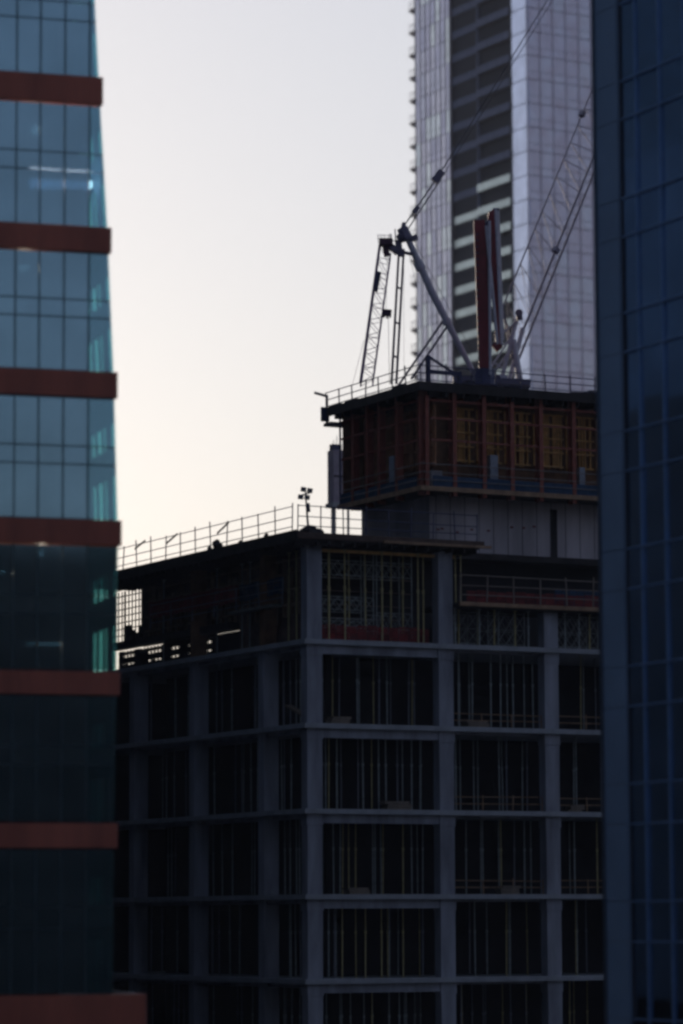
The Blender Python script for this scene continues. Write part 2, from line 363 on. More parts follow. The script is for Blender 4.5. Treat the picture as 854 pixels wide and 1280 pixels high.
# ------------------------------------------------------------------ concrete frame under construction
CB = Frame(384, 850, 150, 27.5)
cb = thing('unfinished_building', 'concrete frame building under construction with open floors full of steel props', 'building', CB.o, CB.t)
lev = [CB.hit(394, y, 'y', 0).z for y in (799, 904, 1011, 1118, 1224)]     # slab tops
sh = lev[0]-lev[1]
while lev[-1]-sh > .5: lev.append(lev[-1]-sh)
RZ = CB.hit(390, 668, 'y', -.4).z                                          # roof deck top
LX = 27.0; LY = 26.0
def fx(px, py=850): return CB.hit(px, py, 'y', 0).x
def sy(px, py=900): return CB.hit(px, py, 'x', 0).y
CWX, CWY = .74, .58
fcols = [0, fx(549), fx(681), fx(808)]
scols = [0, sy(330), sy(243), sy(168), sy(168)+5.5]
LOWZ = CB.hit(640, 757, 'y', 0).z                                          # lower deck, right part
for i, x in enumerate(fcols):
    top = RZ-.4 if i < 2 else LOWZ-.25
    MB().box(x, x+CWX, 0, CWY, 0, top).build('column', CONC, cb)
for i, y in enumerate(scols[1:]):
    MB().box(0, CWX, y, y+CWY, 0, lev[0]-.003).build('column', CONC, cb)
    if i < 2: MB().box(.05, CWX-.05, y+.05, y+CWY-.05, lev[0]+.003, RZ-.4).build('column_form', PLY, cb)
for x in (6.5, 13, 20):
    for y in (7, 13, 19, 25):
        MB().box(x, x+.6, y, y+.6, 0, lev[0]-.3).build('column', DARKC, cb)
for k, z in enumerate(lev):
    ov = .22
    MB().box(-ov, LX, -ov, LY, z-.22, z).build('slab', SLAB, cb)
    q = MB(); q.box(CWX+.01, fcols[1]-.01, .04, .5, z-.62, z-.223); q.build('beam', CONC, cb)
    q = MB(); q.box(fcols[1]+CWX+.01, fcols[2]-.01, .30, .6, z-.34, z-.223); q.build('beam', CONC, cb)
    for ya, yb in zip(scols, scols[1:]): MB().box(.15, .5, ya+CWY+.01, yb-.01, z-.40, z-.223).build('beam', CONC, cb)
    for x in fcols: MB().box(x-.03, x+CWX+.03, -.03, CWY+.03, z-.72, z-.225).build('column_head', CONC, cb)
# interior: stair core and closed back side of the lower floors
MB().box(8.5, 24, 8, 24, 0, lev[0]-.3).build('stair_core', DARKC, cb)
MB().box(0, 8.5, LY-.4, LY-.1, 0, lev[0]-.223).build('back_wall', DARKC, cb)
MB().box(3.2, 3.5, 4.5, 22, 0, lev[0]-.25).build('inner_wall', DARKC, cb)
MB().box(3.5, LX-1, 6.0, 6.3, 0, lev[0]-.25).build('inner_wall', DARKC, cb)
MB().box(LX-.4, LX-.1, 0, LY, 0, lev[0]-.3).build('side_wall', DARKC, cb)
# roof deck of the left part and the deep part behind
xe = fx(592, 680)
yE = sy(168)+3.2
q = MB(); q.box(-.75, xe, -.55, 3.2, RZ-.30, RZ); q.box(-.75, LX, 3.2, yE, RZ-.30, RZ)
q.build('roof_deck', DECK, cb)
q = MB()
y = -.4
while y < yE: q.box(-.80, 1.5, y, y+.09, RZ-.50, RZ-.303); y += .62
x = .2
while x < xe: q.box(x, x+.09, -.62, 1.4, RZ-.50, RZ-.303); x += .62
q.build('deck_joist', DECK, cb)
MB().box(-.83, -.752, -.6, yE, RZ-.32, RZ+.16).build('deck_edge', DECK, cb)
MB().box(-.75, xe+.2, -.66, -.552, RZ-.22, RZ+.06).build('deck_edge', mat('edge_board', (.10, .065, .05), .8, var=.5, scale=3), cb)
MB().box(fx(470, 675), xe+.5, -.8, -.662, RZ-.26, RZ-.14).build('deck_plank', PLANK, cb)
MB().box(.3, xe-.8, .3, .42, RZ-.66, RZ-.525).build('waler', TIMB, cb)
DT0 = mat('brown_timber', (.26, .17, .11), .8, var=.5, scale=2)
# top storey interior screens (leave the far left open so the sky shows through)
def xy(px, x, py=760): return CB.hit(px, py, 'x', x).y
za = CB.hz(778, 220, 1.0, 12); zb = RZ-.53; zc = za-.62
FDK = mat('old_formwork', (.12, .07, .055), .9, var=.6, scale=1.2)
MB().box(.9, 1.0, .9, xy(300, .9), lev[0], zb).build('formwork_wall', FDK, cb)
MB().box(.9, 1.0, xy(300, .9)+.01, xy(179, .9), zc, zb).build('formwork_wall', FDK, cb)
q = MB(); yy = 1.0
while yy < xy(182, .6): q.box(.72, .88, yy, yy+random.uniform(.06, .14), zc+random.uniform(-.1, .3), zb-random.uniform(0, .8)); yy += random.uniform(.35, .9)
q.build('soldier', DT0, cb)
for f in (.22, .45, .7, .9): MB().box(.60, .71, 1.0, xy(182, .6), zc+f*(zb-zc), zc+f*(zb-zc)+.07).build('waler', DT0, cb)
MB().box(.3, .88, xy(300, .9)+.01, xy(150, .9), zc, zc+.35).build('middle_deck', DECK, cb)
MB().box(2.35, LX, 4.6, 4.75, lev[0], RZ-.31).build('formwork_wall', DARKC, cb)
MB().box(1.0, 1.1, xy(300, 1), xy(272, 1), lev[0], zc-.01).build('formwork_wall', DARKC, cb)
# screens with slits where daylight breaks through
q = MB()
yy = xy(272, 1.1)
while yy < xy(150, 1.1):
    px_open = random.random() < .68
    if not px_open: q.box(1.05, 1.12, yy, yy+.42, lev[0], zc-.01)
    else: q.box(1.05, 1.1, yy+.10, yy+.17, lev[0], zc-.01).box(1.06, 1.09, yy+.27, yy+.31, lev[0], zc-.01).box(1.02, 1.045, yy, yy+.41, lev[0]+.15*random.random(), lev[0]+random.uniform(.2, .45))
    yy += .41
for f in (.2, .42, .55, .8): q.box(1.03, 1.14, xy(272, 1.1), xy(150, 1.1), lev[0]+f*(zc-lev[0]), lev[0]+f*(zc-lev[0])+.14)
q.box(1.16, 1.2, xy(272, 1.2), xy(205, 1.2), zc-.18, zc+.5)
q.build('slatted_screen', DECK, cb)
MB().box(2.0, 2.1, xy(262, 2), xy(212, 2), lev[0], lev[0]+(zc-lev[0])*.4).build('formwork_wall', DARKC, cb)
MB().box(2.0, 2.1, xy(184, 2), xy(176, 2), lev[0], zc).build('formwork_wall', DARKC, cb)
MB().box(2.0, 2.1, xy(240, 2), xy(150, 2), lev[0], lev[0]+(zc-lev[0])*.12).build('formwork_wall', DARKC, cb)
q = MB(); ya_, yb_ = xy(178, .95), xy(140, .95)
for i in range(9): yy = ya_+(yb_-ya_)*i/9; q.box(.95, 1.0, yy, yy+(.16 if i in (0, 5) else .07), zc+.36, zb)
for i in range(9): zz = zc+.4+i*.33; q.box(.93, .98, ya_, yb_, zz, zz+.05)
q.build('mesh_screen', DECK, cb)
for i in range(8): yy = ya_+(yb_-ya_)*random.uniform(.1, .9); MB().box(1.1+i*.12, 1.2+i*.12, yy, yy+random.uniform(.2, .9), zc+.36, zc+.4+random.uniform(.2, 1.1)).build('stacked_form', DECK, cb)
# lower deck on the right
MB().box(-.3, .25, xy(347, 0), xy(292, 0), CB.hz(760, 320, 0, xy(320, 0))-.12, CB.hz(760, 320, 0, xy(320, 0))).build('side_deck', mat('deck_grey', (.16, .16, .14), .8), cb)
MB().box(fx(567, 757), LX, -.5, 3, LOWZ-.22, LOWZ).build('lower_deck', DECK, cb)
MB().box(fx(567, 757), LX, -.62, -.503, LOWZ-.16, LOWZ+.02).build('deck_edge', PLANK, cb)
# core walls rising through the roof
CYF = 4.8; cX = CB.hit(537, 640, 'y', CYF).x; cYb = CB.hit(452, 640, 'x', cX).y
ztopc = CB.hz(505, 600, cX+3, CYF)
q = MB(); q.box(cX, LX+3, CYF, cYb, RZ, ztopc); q.build('core_wall', CORE, cb)
xo = CB.hit(692, 650, 'y', CYF).x
MB().box(xo-.18, xo+.18, CYF-.05, CYF-.003, RZ, CB.hz(637, 692, xo, CYF)).build('door_opening', DARKC, cb)
q = MB()
for px in range(545, 748, 18):
    xx = CB.hit(px, 650, 'y', CYF).x; q.box(xx-.012, xx+.012, CYF-.012, CYF-.002, RZ, ztopc-1)
q.build('panel_joint', DARKC, cb)
q = MB()
for px in (548, 553, 572, 590, 611, 640, 655, 668):
    c = CB.hit(px, 664+random.uniform(-6, 3), 'y', CYF-.03); q.box(c.x-.07, c.x+.07, CYF-.04, CYF-.003, c.z-.03, c.z+.05)
q.build('anchor_patch', NETR, cb)

# ------------------------------------------------------------------ guard rails
def railing(label, F, pts, n, h, mt, group, rails=(1, .62, .28), rr=.022, lean=0):
    """pts: local polyline (x, y, z); n posts"""
    t = thing('guard_rail', label, 'railing', F.world(*pts[0]), F.t, group)
    o = Vector(pts[0]); pts = [Vector(p)-o for p in pts]
    seg = [(b-a).length for a, b in zip(pts, pts[1:])]; L = sum(seg)
    def at(s):
        for a, b, l in zip(pts, pts[1:], seg):
            if s <= l+1e-6: return a+(b-a)*(s/l)
            s -= l
        return pts[-1]
    for i in range(n):
        p = at(L*i/(n-1)); hh = h*random.uniform(1.0, 1.18)
        MB().bar(p, p+Vector((random.uniform(-.05, .05)+lean, random.uniform(-.05, .05), hh)), rr*1.35, n=5).build('post', mt, t)
    for f in rails:
        q = MB()
        for a, b in zip(pts, pts[1:]): q.bar(a+Vector((0, 0, h*f)), b+Vector((0, 0, h*f+random.uniform(-.04, .04))), rr, n=5)
        q.build('rail', mt, t)
    return t
GG = 'guard rails of tube posts round the building site'
railing('guard rail with dark tube posts along the left edge of the lower roof deck', CB, [(-.72, 0, RZ), (-.72, yE, RZ)], 14, 1.25, DSTEEL, GG)
railing('guard rail on the front edge of the lower roof deck beside the floodlight mast', CB, [(-.7, -.5, RZ), (xe-.1, -.5, RZ)], 9, 1.25, DSTEEL, GG)
railing('guard rail on the lower right deck in front of the dark gap under the core', CB, [(fx(569, 757), -.45, LOWZ), (16, -.45, LOWZ)], 7, 1.25, mat('rail_tan', (.20, .16, .13), .6), GG, rr=.028)
railing('guard rail seen through the upper storey on the left face', CB, [(-.1, 2.2, za), (-.1, sy(190), za)], 7, 1.1, STEEL, GG)
k_ = 0
for bi, (xa, xb) in enumerate(((fcols[1]+CWX, fcols[2]), (fcols[2]+CWX, fcols[3]))):
    for k in range(0, 3):
        nm = ['second', 'third', 'fourth'][k]
        railing('low guard rail in the %s open storey down, %s' % (nm, 'between second and third front columns' if bi == 0 else 'right of third front column'),
                CB, [(xa+.05, .25, lev[k+1]), (xb-.05, .25, lev[k+1])], 4, .62, PLANK, GG, rails=(1, .5), rr=.02)

# ------------------------------------------------------------------ steel props
def prop_mesh(h, name='shoring_prop', r=.034):
    q = MB(); q.box(-.07, .07, -.07, .07, 0, .012); q.bar((0, 0, .012), (0, 0, h*.58), r, n=6); q.bar((0, 0, h*.58), (0, 0, h-.012), r*.75, n=6)
    q.bar((0, 0, h*.56), (0, 0, h*.60), r*1.6, n=6); q.box(-.09, .09, -.09, .09, h-.012, h)
    return q
proto = {}
def prop(x, y, z, h, mt, label, grp, r=.034):
    key = (round(h, 2), mt.name, r)
    if key not in proto:
        o = prop_mesh(h, r=r).build('shoring_prop', mt); proto[key] = o
    else:
        o = proto[key].copy(); COL.objects.link(o)
    o.location = CB.world(x, y, z); o.rotation_euler = (random.uniform(-.008, .008), random.uniform(-.008, .008), CB.t+random.uniform(-.3, .3))
    tag(o, label, 'prop', grp); return o
SN = ['second', 'third', 'fourth', 'fifth', 'sixth']
PG = 'steel props between the concrete floors'
bays_f = [(CWX, fcols[1], 15, 'front bay right of corner column'), (fcols[1]+CWX, fcols[2], 11, 'front bay between second and third columns'), (fcols[2]+CWX, fcols[3]-1, 5, 'front bay right of the third column')]
bays_s = [(CWY, scols[1], 7, 'left face bay nearest the corner column'), (scols[1]+CWY, scols[2], 7, 'middle bay of the left face'), (scols[2]+CWY, scols[3], 5, 'farthest visible bay of the left face')]
for k in range(5):
    z = lev[k+1]; h = sh-.22
    for xa, xb, n, nm in bays_f:
        for i in range(n):
            x = xa+(xb-xa)*(i+.5+random.uniform(-.3, .3))/n
            dy = random.choice((.75, .9, 1.6, 2.2))
            mt = random.choice((PROPG, PROPG, PROPY, STEEL))
            prop(x, dy, z, h, mt, 'steel prop in the %s open storey down, %s' % (SN[k], nm), PG+', '+SN[k]+' storey, '+nm, r=random.choice((.026, .034)))
    for ya, yb, n, nm in bays_s:
        for i in range(n):
            y = ya+(yb-ya)*(i+.5+random.uniform(-.3, .3))/n
            prop(random.choice((.7, .9, 1.4)), y, z, h, random.choice((PROPG, STEEL)), 'steel prop in the %s open storey down, %s' % (SN[k], nm), PG+', '+SN[k]+' storey, '+nm, r=.03)
# top storey: long yellow props
hz = RZ-.53-lev[0]
for px, dy in ((415, .3), (423, .9), (434, .2), (452, 1.2), (469, .9), (481, .25), (503, 1.1), (514, .8), (526, .25), (536, .5)):
    prop(fx(px, 750), dy, lev[0], hz, PROPY, 'tall yellow prop in the top storey between corner column and second front column', PG+', top storey front', r=.04)
for px in (352, 362, 372, 380):
    prop(.35, sy(px, 750), lev[0], hz, PROPY, 'tall yellow prop in the top storey just left of the corner column', PG+', top storey by the corner', r=.038)
for px, dx in ((195, .4), (228, .5), (262, .4), (288, .6), (300, .5), (318, .4)):
    prop(dx, sy(px, 750), lev[0], hz, PROPG, 'tall grey prop in the dark top storey of the left face', PG+', top storey left face', r=.03)
h2 = LOWZ-.22-lev[0]
for px, dy in ((573, .3), (584, .8), (602, .2), (610, .9), (622, .3), (634, .8), (648, .3), (664, .25), (712, .4), (728, .3), (744, .5)):
    prop(fx(px, 780), dy, lev[0], h2, random.choice((PROPG, PROPY)), 'short prop under the lower right deck', PG+', under the lower right deck', r=.045)
for px in (577, 571):
    prop(fx(px, 710), .1, LOWZ, RZ-.53-LOWZ+0.0, PROPY, 'tall yellow prop at the open end of the roof deck right of the second column', PG+', roof deck end', r=.035)

# bundles of boards lying on the open floors
rs = random.Random(11)
for k, px, wd, hh, nm in ((1, 428, .9, .35, 'second open storey down right of corner column'), (1, 600, 1.1, .3, 'second open storey down in the middle front bay'), (2, 500, 1.2, .4, 'third open storey down left of second front column'),
                          (2, 722, .7, .35, 'third open storey down right of third front column'), (3, 448, 1.0, .3, 'fourth open storey down in the widest bay'), (3, 640, .9, .4, 'fourth open storey down in the middle front bay')):
    q = MB()
    for j in range(3): a = rs.uniform(-.1, .1); q.box(-wd/2+a, wd/2+a, -.3, .3, hh*j/3, hh*(j+.85)/3)
    o = q.build('board_bundle', mat('pale_board', (.20, .16, .12), .8, var=.4)); o.location = CB.world(fx(px), .45, lev[k]+.004); o.rotation_euler = (0, 0, CB.t+rs.uniform(-.1, .1))
    tag(o, 'low bundle of boards lying on the %s' % nm, 'boards', 'bundles of boards on the open floors')
o = MB().beam((0, 0, .9), (.15, -2.2, .1), .35, .08).build('loading_ramp', mat('pale_board', (.20, .16, .12), .8)); o.location = CB.world(.35, sy(352, 880), lev[1]+.02); o.rotation_euler = (0, 0, CB.t)
tag(o, 'sloping board ramp on the open floor just left of the corner column', 'ramp')

# ------------------------------------------------------------------ lattice scaffold frames
def scaffold(label, x0, x1, y0, y1, z0, z1, n, mt=PROPG):
    t = thing('scaffold_tower', label, 'scaffold', CB.world(x0, y0, z0), CB.t, 'lattice scaffold towers in the top storey')
    W, D, H = x1-x0, y1-y0, z1-z0
    for x in (0, W):
        for y in (0, D): MB().bar((x, y, 0), (x, y, H), .026, n=5).build('leg', mt, t)
    for za_, zb_ in n:
        q = MB(); a, b = H*za_, H*zb_; m = max(2, int(W/.42))
        for y in (0, D):
            q.bar((0, y, a), (W, y, a), .018, n=4).bar((0, y, b), (W, y, b), .018, n=4)
            for i in range(m):
                q.bar((W*i/m, y, a), (W*(i+1)/m, y, b), .012, n=4).bar((W*i/m, y, b), (W*(i+1)/m, y, a), .012, n=4)
        q.build('brace', mt, t)
    return t
scaffold('lattice scaffold tower left of centre in the top storey behind the yellow props', fx(413, 750), fx(480, 750), 1.0, 2.2, lev[0], RZ-.53, ((.74, .90), (.36, .50), (.18, .26)))
scaffold('lattice scaffold tower right of centre in the top storey behind the yellow props', fx(484, 750), fx(528, 750), 1.0, 2.2, lev[0], RZ-.53, ((.74, .90), (.16, .34)))
scaffold('short lattice scaffold under the lower right deck beside the second column', fx(570, 780), fx(610, 780), .9, 1.9, lev[0], LOWZ-.22, ((.1, .5), (.5, .95)))
scaffold('short lattice scaffold under the lower right deck beside the third column', fx(622, 780), fx(668, 780), .9, 1.9, lev[0], LOWZ-.22, ((.1, .5), (.5, .95)))
scaffold('short lattice scaffold under the lower right deck right of the third column', fx(706, 780), fx(760, 780), .9, 1.9, lev[0], LOWZ-.22, ((.1, .5), (.5, .95)))
q = MB(); t = thing('ledger_bars', 'long horizontal tubes across the front of the top storey behind the yellow props', 'scaffold', CB.world(CWX, 2.4, lev[0]), CB.t)
for i in range(6):
    MB().bar((0, 0, .6+i*.62), (fcols[1]-CWX, .05, .6+i*.62+random.uniform(-.03, .03)), .024, n=5).build('tube', mat('ledger_tan', (.2, .14, .12), .7), t)

# ------------------------------------------------------------------ safety nets
def net(label, pts, mt, rows=7, off=(.03, .03, 0)):
    """pts = local start and end on the deck, height; woven sheet with gaps, sagging a bit"""
    (x0, y0), (x1, y1), z, h = pts; q = MB(); L = math.hypot(x1-x0, y1-y0); n = max(6, int(L/.5))
    o = CB.world(x0, y0, z)
    for i in range(n):
        for j in range(rows):
            f0, f1 = i/n, (i+.93)/n
            a = h*j/rows+.03*math.sin(i*1.7+j); b = h*(j+.86)/rows+.03*math.sin(i*1.7+j)
            q.prism([((x1-x0)*f0, (y1-y0)*f0, a), ((x1-x0)*f1, (y1-y0)*f1, a), ((x1-x0)*f1, (y1-y0)*f1, b), ((x1-x0)*f0, (y1-y0)*f0, b)], (.01, .015, 0))
    ob = q.build('safety_net', mt); ob.location = o; ob.rotation_euler = (0, 0, CB.t)
    tag(ob, label, 'net', 'safety nets on the building site')
net('dark red safety net low across the top storey front bay', ((CWX+.05, .75), (fcols[1]-.05, .75), lev[0], .75), NETR)
net('dark red safety net behind the guard rail of the lower right deck', ((fx(585, 750), .1), (15.5, .1), LOWZ, .62), NETR)
net('blue safety net behind the red one at the right of the lower deck', ((fx(700, 750), .45), (15.5, .45), LOWZ+.1, .8), NETB)
net('blue safety net in the top storey on the left face near the corner', ((.2, sy(350, 740)), (.2, sy(294, 740)), CB.hz(747, 320, .2, sy(320)), .75), NETB)
net('dull red safety net in the top storey on the left face', ((-.1, sy(300, 760)), (-.1, sy(188, 760)), CB.hz(764, 240, .2, sy(240)), .8), NETR)

# ------------------------------------------------------------------ climbing formwork platform round the core
PYF = CYF-1.5; pX = CB.hit(531, 600, 'y', PYF).x
z_wk = CB.hz(611, 531, pX, PYF); z_dk = CB.hz(488, 531, pX, PYF); z_dt = CB.hz(476, 531, pX, PYF)
pYb = CB.hit(431, 560, 'x', pX).y; pYd = CB.hit(410, 500, 'x', pX-.5).y; pXr = 19.5
cf = thing('climbing_formwork', 'climbing formwork platform with red steel ribs and yellow timber wrapped around the concrete core', 'formwork', CB.world(pX, PYF, z_wk), CB.t)
HW = z_dk-z_wk; LXp = pXr-pX; LYp = pYb-PYF; LYd = pYd-PYF
q = MB(); q.box(-.5, LXp, -.5, LYd, HW, HW+.13); q.box(-.62, LXp, -.62, -.503, HW-.1, HW+.32); q.box(-.62, -.503, -.5, LYd, HW-.1, HW+.32)
q.build('top_deck', DECK, cf)
MB().box(-.1, 1.1, LYp-.06, LYp+.04, -.1, HW).build('end_panel', PLY, cf)
q = MB()
i = 0
while i*.9 < LXp: q.box(i*.9, i*.9+.12, -.45, 1.2, HW-.28, HW-.003); i += 1
i = 0
while i*.9 < LYd-.5: q.box(-.45, 1.2, i*.9, i*.9+.12, HW-.28, HW-.003); i += 1
q.build('deck_bearer', DECK, cf)
q = MB(); q.box(-.35, LXp, -.35, 1.3, -.10, 0); q.box(-.35, 1.3, 1.3, LYp, -.10, 0); q.build('walkway', DECK, cf)
q = MB(); q.box(-.42, LXp, -.42, -.353, -.12, .10); q.box(-.42, -.353, -.35, LYp, -.12, .10); q.build('toe_board', PLANK, cf)
q = MB(); q.box(1.0, LXp, 1.0, 1.1, 0, HW); q.box(1.0, 1.1, 1.1, LYp, 0, HW); q.build('formwork_back', PLY, cf)
ribx = [CB.hit(p, 560, 'y', PYF).x-pX for p in (565, 602, 637, 673, 714, 752, 790)]
riby = [.0]+[CB.hit(p, 560, 'x', pX).y-PYF for p in (502, 480, 465, 447)]
for i, xx in enumerate(ribx+[CB.hit(523, 560, 'y', PYF).x-pX+.32]):
    q = MB(); q.box(xx-.10, xx+.10, -.30, -.24, -.3, HW); q.box(xx-.02, xx+.02, -.24, .1, -.3, HW); q.box(xx-.10, xx+.10, .1, .15, -.3, HW); q.build('rib', RUST, cf)
for yy in riby:
    q = MB(); q.box(-.30, -.24, yy-.10, yy+.10, -.3, HW); q.box(-.24, .1, yy-.02, yy+.02, -.3, HW); q.build('rib', RUST, cf)
def panel(a, b, side, zlo, zhi):
    q = MB(); u = a
    while u < b-.06:
        if random.random() < .95:
            wdt = random.uniform(.05, .09)
            if side == 'x': q.box(u, u+wdt, .62, .72, zlo+random.uniform(0, .15), zhi-random.uniform(0, .1))
            else: q.box(.62, .72, u, u+wdt, zlo, zhi)
        u += random.choice((.13, .16, .16, .27))
    for f in (.05, .3, .55, .8, .97):
        zz = zlo+(zhi-zlo)*f
        if side == 'x': q.box(a, b, .54, .615, zz-.035, zz+.035)
        else: q.box(.54, .615, a, b, zz-.035, zz+.035)
    return q
xs = ribx
for a, b in zip(xs, xs[1:]): panel(a+.12, b-.08, 'x', HW*.30, HW*.88).build('formwork_panel', TIMB, cf)
DT = mat('dull_timber', (.42, .20, .10), .8, var=.4)
for a, b in zip(riby, riby[1:]): panel(a+.15, b-.1, 'y', HW*.25, HW*.87).build('formwork_panel', DT, cf)
for f, zz in ((1, 1.15), (1, .75), (1, .4)):
    MB().bar((-.33, -.33, zz), (LXp, -.33, zz), .022, n=5).bar((-.33, -.33, zz), (-.33, LYp, zz), .022, n=5).build('rail', mat('rail_grey', (.24, .22, .2), .6), cf)
MB().box(.3, LXp, -.27, -.25+.03, .1, .62).build('blue_mesh', NETB, cf)
MB().box(-.27, -.24, .3, LYp, .1, .62).build('blue_mesh', NETB, cf)
for zz in (HW*.5, HW*.72, HW*.9):
    MB().beam((.2, -.2, zz), (LXp, -.2, zz), .06, .09).beam((-.2, .2, zz), (-.2, LYp, zz), .06, .09).build('waler', RUST, cf)
for px, wd, hh in ((618, .42, 1.7), (728, .30, 1.4)):
    xx = CB.hit(px, 580, 'y', PYF).x-pX
    MB().box(xx-wd/2, xx+wd/2, .0, .3, .1, .1+hh).build('cabinet', mat('cabinet_grey', (.30, .33, .38), .6), cf)
yy = CB.hit(492, 580, 'x', pX).y-PYF
MB().box(-.1, .2, yy-.25, yy+.25, .1, 1.9).build('cabinet', mat('cabinet_grey', (.3, .33, .38), .6), cf)
MB().box(.4, 1.0, .1, .6, 0, .9).build('cabinet', mat('cabinet_pale', (.34, .33, .34), .6), cf)
q = MB(); q.box(-.9, -.5, LYd-.15, LYd, HW-.35, HW+.35); q.beam((-.6, LYd-.1, HW+.9), (-.6, LYd+1.2, HW+1.25), .08, .12); q.box(-.66, -.56, LYd-.15, LYd-.05, HW-.6, HW+.95); q.box(-.75, .9, LYd-.8, LYd, HW-.6, HW-.45)
q.build('corner_bracket', DSTEEL, cf)
MB().bar((-.3, LYp-.1, 0), (-.3, LYp-.1, HW), .05).build('hanger', DSTEEL, cf)
zD = z_wk+HW+.13
railing('guard rail round the left and front edges of the high platform under the crane', CB, [(pX-.58, pYd, zD), (pX-.58, PYF-.58, zD), (pXr, PYF-.58, zD)], 17, .95, DSTEEL, GG, rr=.026)
q = thing('platform_hut', 'small dark frame of beams standing on the high platform below the leaning grey mast', 'frame', CB.world(pX-.2, PYF+.2, zD), CB.t)
MB().box(.5, .68, 0, .2, 0, 1.6).build('post', DSTEEL, q); MB().box(.68, 2.2, .02, .18, .75, .92).build('beam', DSTEEL, q); MB().beam((.6, .1, 1.55), (1.9, .1, .9), .1, .1).build('brace', DSTEEL, q)
MB().box(2.2, 2.32, 0, .2, 0, .95).build('post', DSTEEL, q)
# clutter standing on the platform edge
rr = random.Random(3)
for i, (px, wd, hh) in enumerate(((566, .8, .35), (584, .5, .55), (640, .6, .5), (660, 1.0, .3), (700, .7, .3), (722, .9, .4), (738, .6, .55))):
    c = CB.hit(px, 475, 'y', PYF+.4)
    q = MB()
    for j in range(3): q.box(-wd/2+rr.uniform(-.1, .1), wd/2+rr.uniform(-.1, .1), -.3, .3, hh*j/3+.01, hh*(j+.8)/3)
    o = q.build('timber_stack', DECK); o.location = CB.world(c.x, PYF+.4, zD); o.rotation_euler = (0, 0, CB.t)
    nm = ['below the foot of the leaning mast', 'beside the foot of the leaning mast', 'at the foot of the crane jib', 'right of the crane jib foot', 'well right of the crane jib', 'near the right end of the platform', 'beside the blue tower'][i]
    tag(o, 'dark stack of boards on the high platform %s' % nm, 'boards', 'stacks of boards on the high platform')
for i, py_ in enumerate((492, 486, 476)):
    px = (425, 445, 505)[i]; c = CB.hit(px, py_, 'x', pX)
    q = MB()
    for j in range(3): q.box(-.3, .3, -.6, .6+rr.uniform(-.2, .2), .12*j+.01, .12*j+.11)
    o = q.build('timber_stack', DECK); o.location = CB.world(pX, c.y, zD); o.rotation_euler = (0, 0, CB.t)
    tag(o, 'flat stack of boards on left edge of the high platform %s' % ['at its far left corner', 'below the lattice mast', 'below the twin rods'][i], 'boards', 'stacks of boards on the high platform')

# ------------------------------------------------------------------ half-built block seen under the platform
BB = Frame(417, 600, 196, 27.5)
bb = thing('stair_shaft', 'grey concrete stair shaft with starter bars left of the formwork platform', 'concrete shaft', BB.o, BB.t)
zt = BB.hz(562, 418, 0, 0); zu = BB.hz(628, 418, 0, 0)
xw = BB.hit(470, 600, 'y', 0).x
MB().box(0, xw, 0, .75, zu, zt).build('wall', mat('shaft_concrete', (.34, .30, .36), .85, var=.3), bb)
MB().box(-.1, xw, -.1, .85, zu-.25, zu-.003).build('floor_slab', SLAB, bb)
for x in (.1, xw*.35, xw*.7, xw-.4): MB().box(x, x+.11, .1, .2, 0, zu-.253).build('column', CONC, bb)
for x in (.2, xw-.4): MB().box(x, x+.12, .6, .72, 0, zu-.253).build('column', CONC, bb)
MB().box(.02, xw, .02, .03+.02, (zt+zu)/2-.06, (zt+zu)/2+.06).build('floor_joint', DARKC, bb).location = (0, -.06, 0)
q = MB()
for i in range(9): q.box(.1+i*.22, .13+i*.22, .2, .23, zt, zt+random.uniform(.4, .9))
q.box(.0, .6, .1, .5, zt, zt+.35); q.build('starter_bars', DSTEEL, bb)

# ------------------------------------------------------------------ luffing crane
def lattice(q, A, B, wd, up, n, r, r2, tri=True):
    """lattice boom from A to B: chords offset by wd*side and depth"""
    A, B = Vector(A), Vector(B); d = (B-A).normalized(); s = Vector(up).cross(d).normalized(); e = Vector(up).normalized()
    ch = [(s*wd[0]/2), (-s*wd[0]/2), e*wd[1]] if tri else [s*wd[0]/2, -s*wd[0]/2, s*wd[0]/2+e*wd[1], -s*wd[0]/2+e*wd[1]]
    for c in ch: q.bar(A+c, B+c, r, n=6)
    for i in range(n):
        f0, f1, fm = i/n, (i+1)/n, (i+.5)/n
        pairs = ((0, 1), (1, 2), (2, 0)) if tri else ((0, 1), (1, 3), (3, 2), (2, 0))
        for a, b in pairs:
            q.bar(A.lerp(B, f0)+ch[a], A.lerp(B, fm)+ch[b], r2, n=4).bar(A.lerp(B, fm)+ch[b], A.lerp(B, f1)+ch[a], r2, n=4)
            q.bar(A.lerp(B, f0)+ch[a], A.lerp(B, f0)+ch[b], r2, n=4)
    return q
YC = 168
cr = thing('luffing_crane', 'luffing tower crane with leaning grey mast and long lattice jib on the high platform', 'crane', CB.world(6.5, 10, z_wk+HW+.15), 0)
base = cr.location.copy()
def C_(px, py, Y=YC): return P(px, py, Y)-base
def part(name, q, mt, par=cr): return q.build(name, mt, par)
part('a_frame_mast', MB().bar(C_(592, 466), C_(540, 365), .13, .20, 10).bar(C_(540, 365), C_(507, 292), .20, .15, 10).bar(C_(560, 405), C_(557, 399), .24, .24, 10).bar(C_(527, 337), C_(522, 327), .27, .27, 10), CRANE)
part('mast_head', MB().bar(C_(503, 285), C_(509, 300), .28, .34, 10).bar(C_(499, 296, YC-.4), C_(510, 296, YC+.8), .16, .16, 8).beam(C_(498, 300), C_(500, 318), .3, .3).bar(C_(505, 278), C_(504, 292), .10, .2), CRDARK)
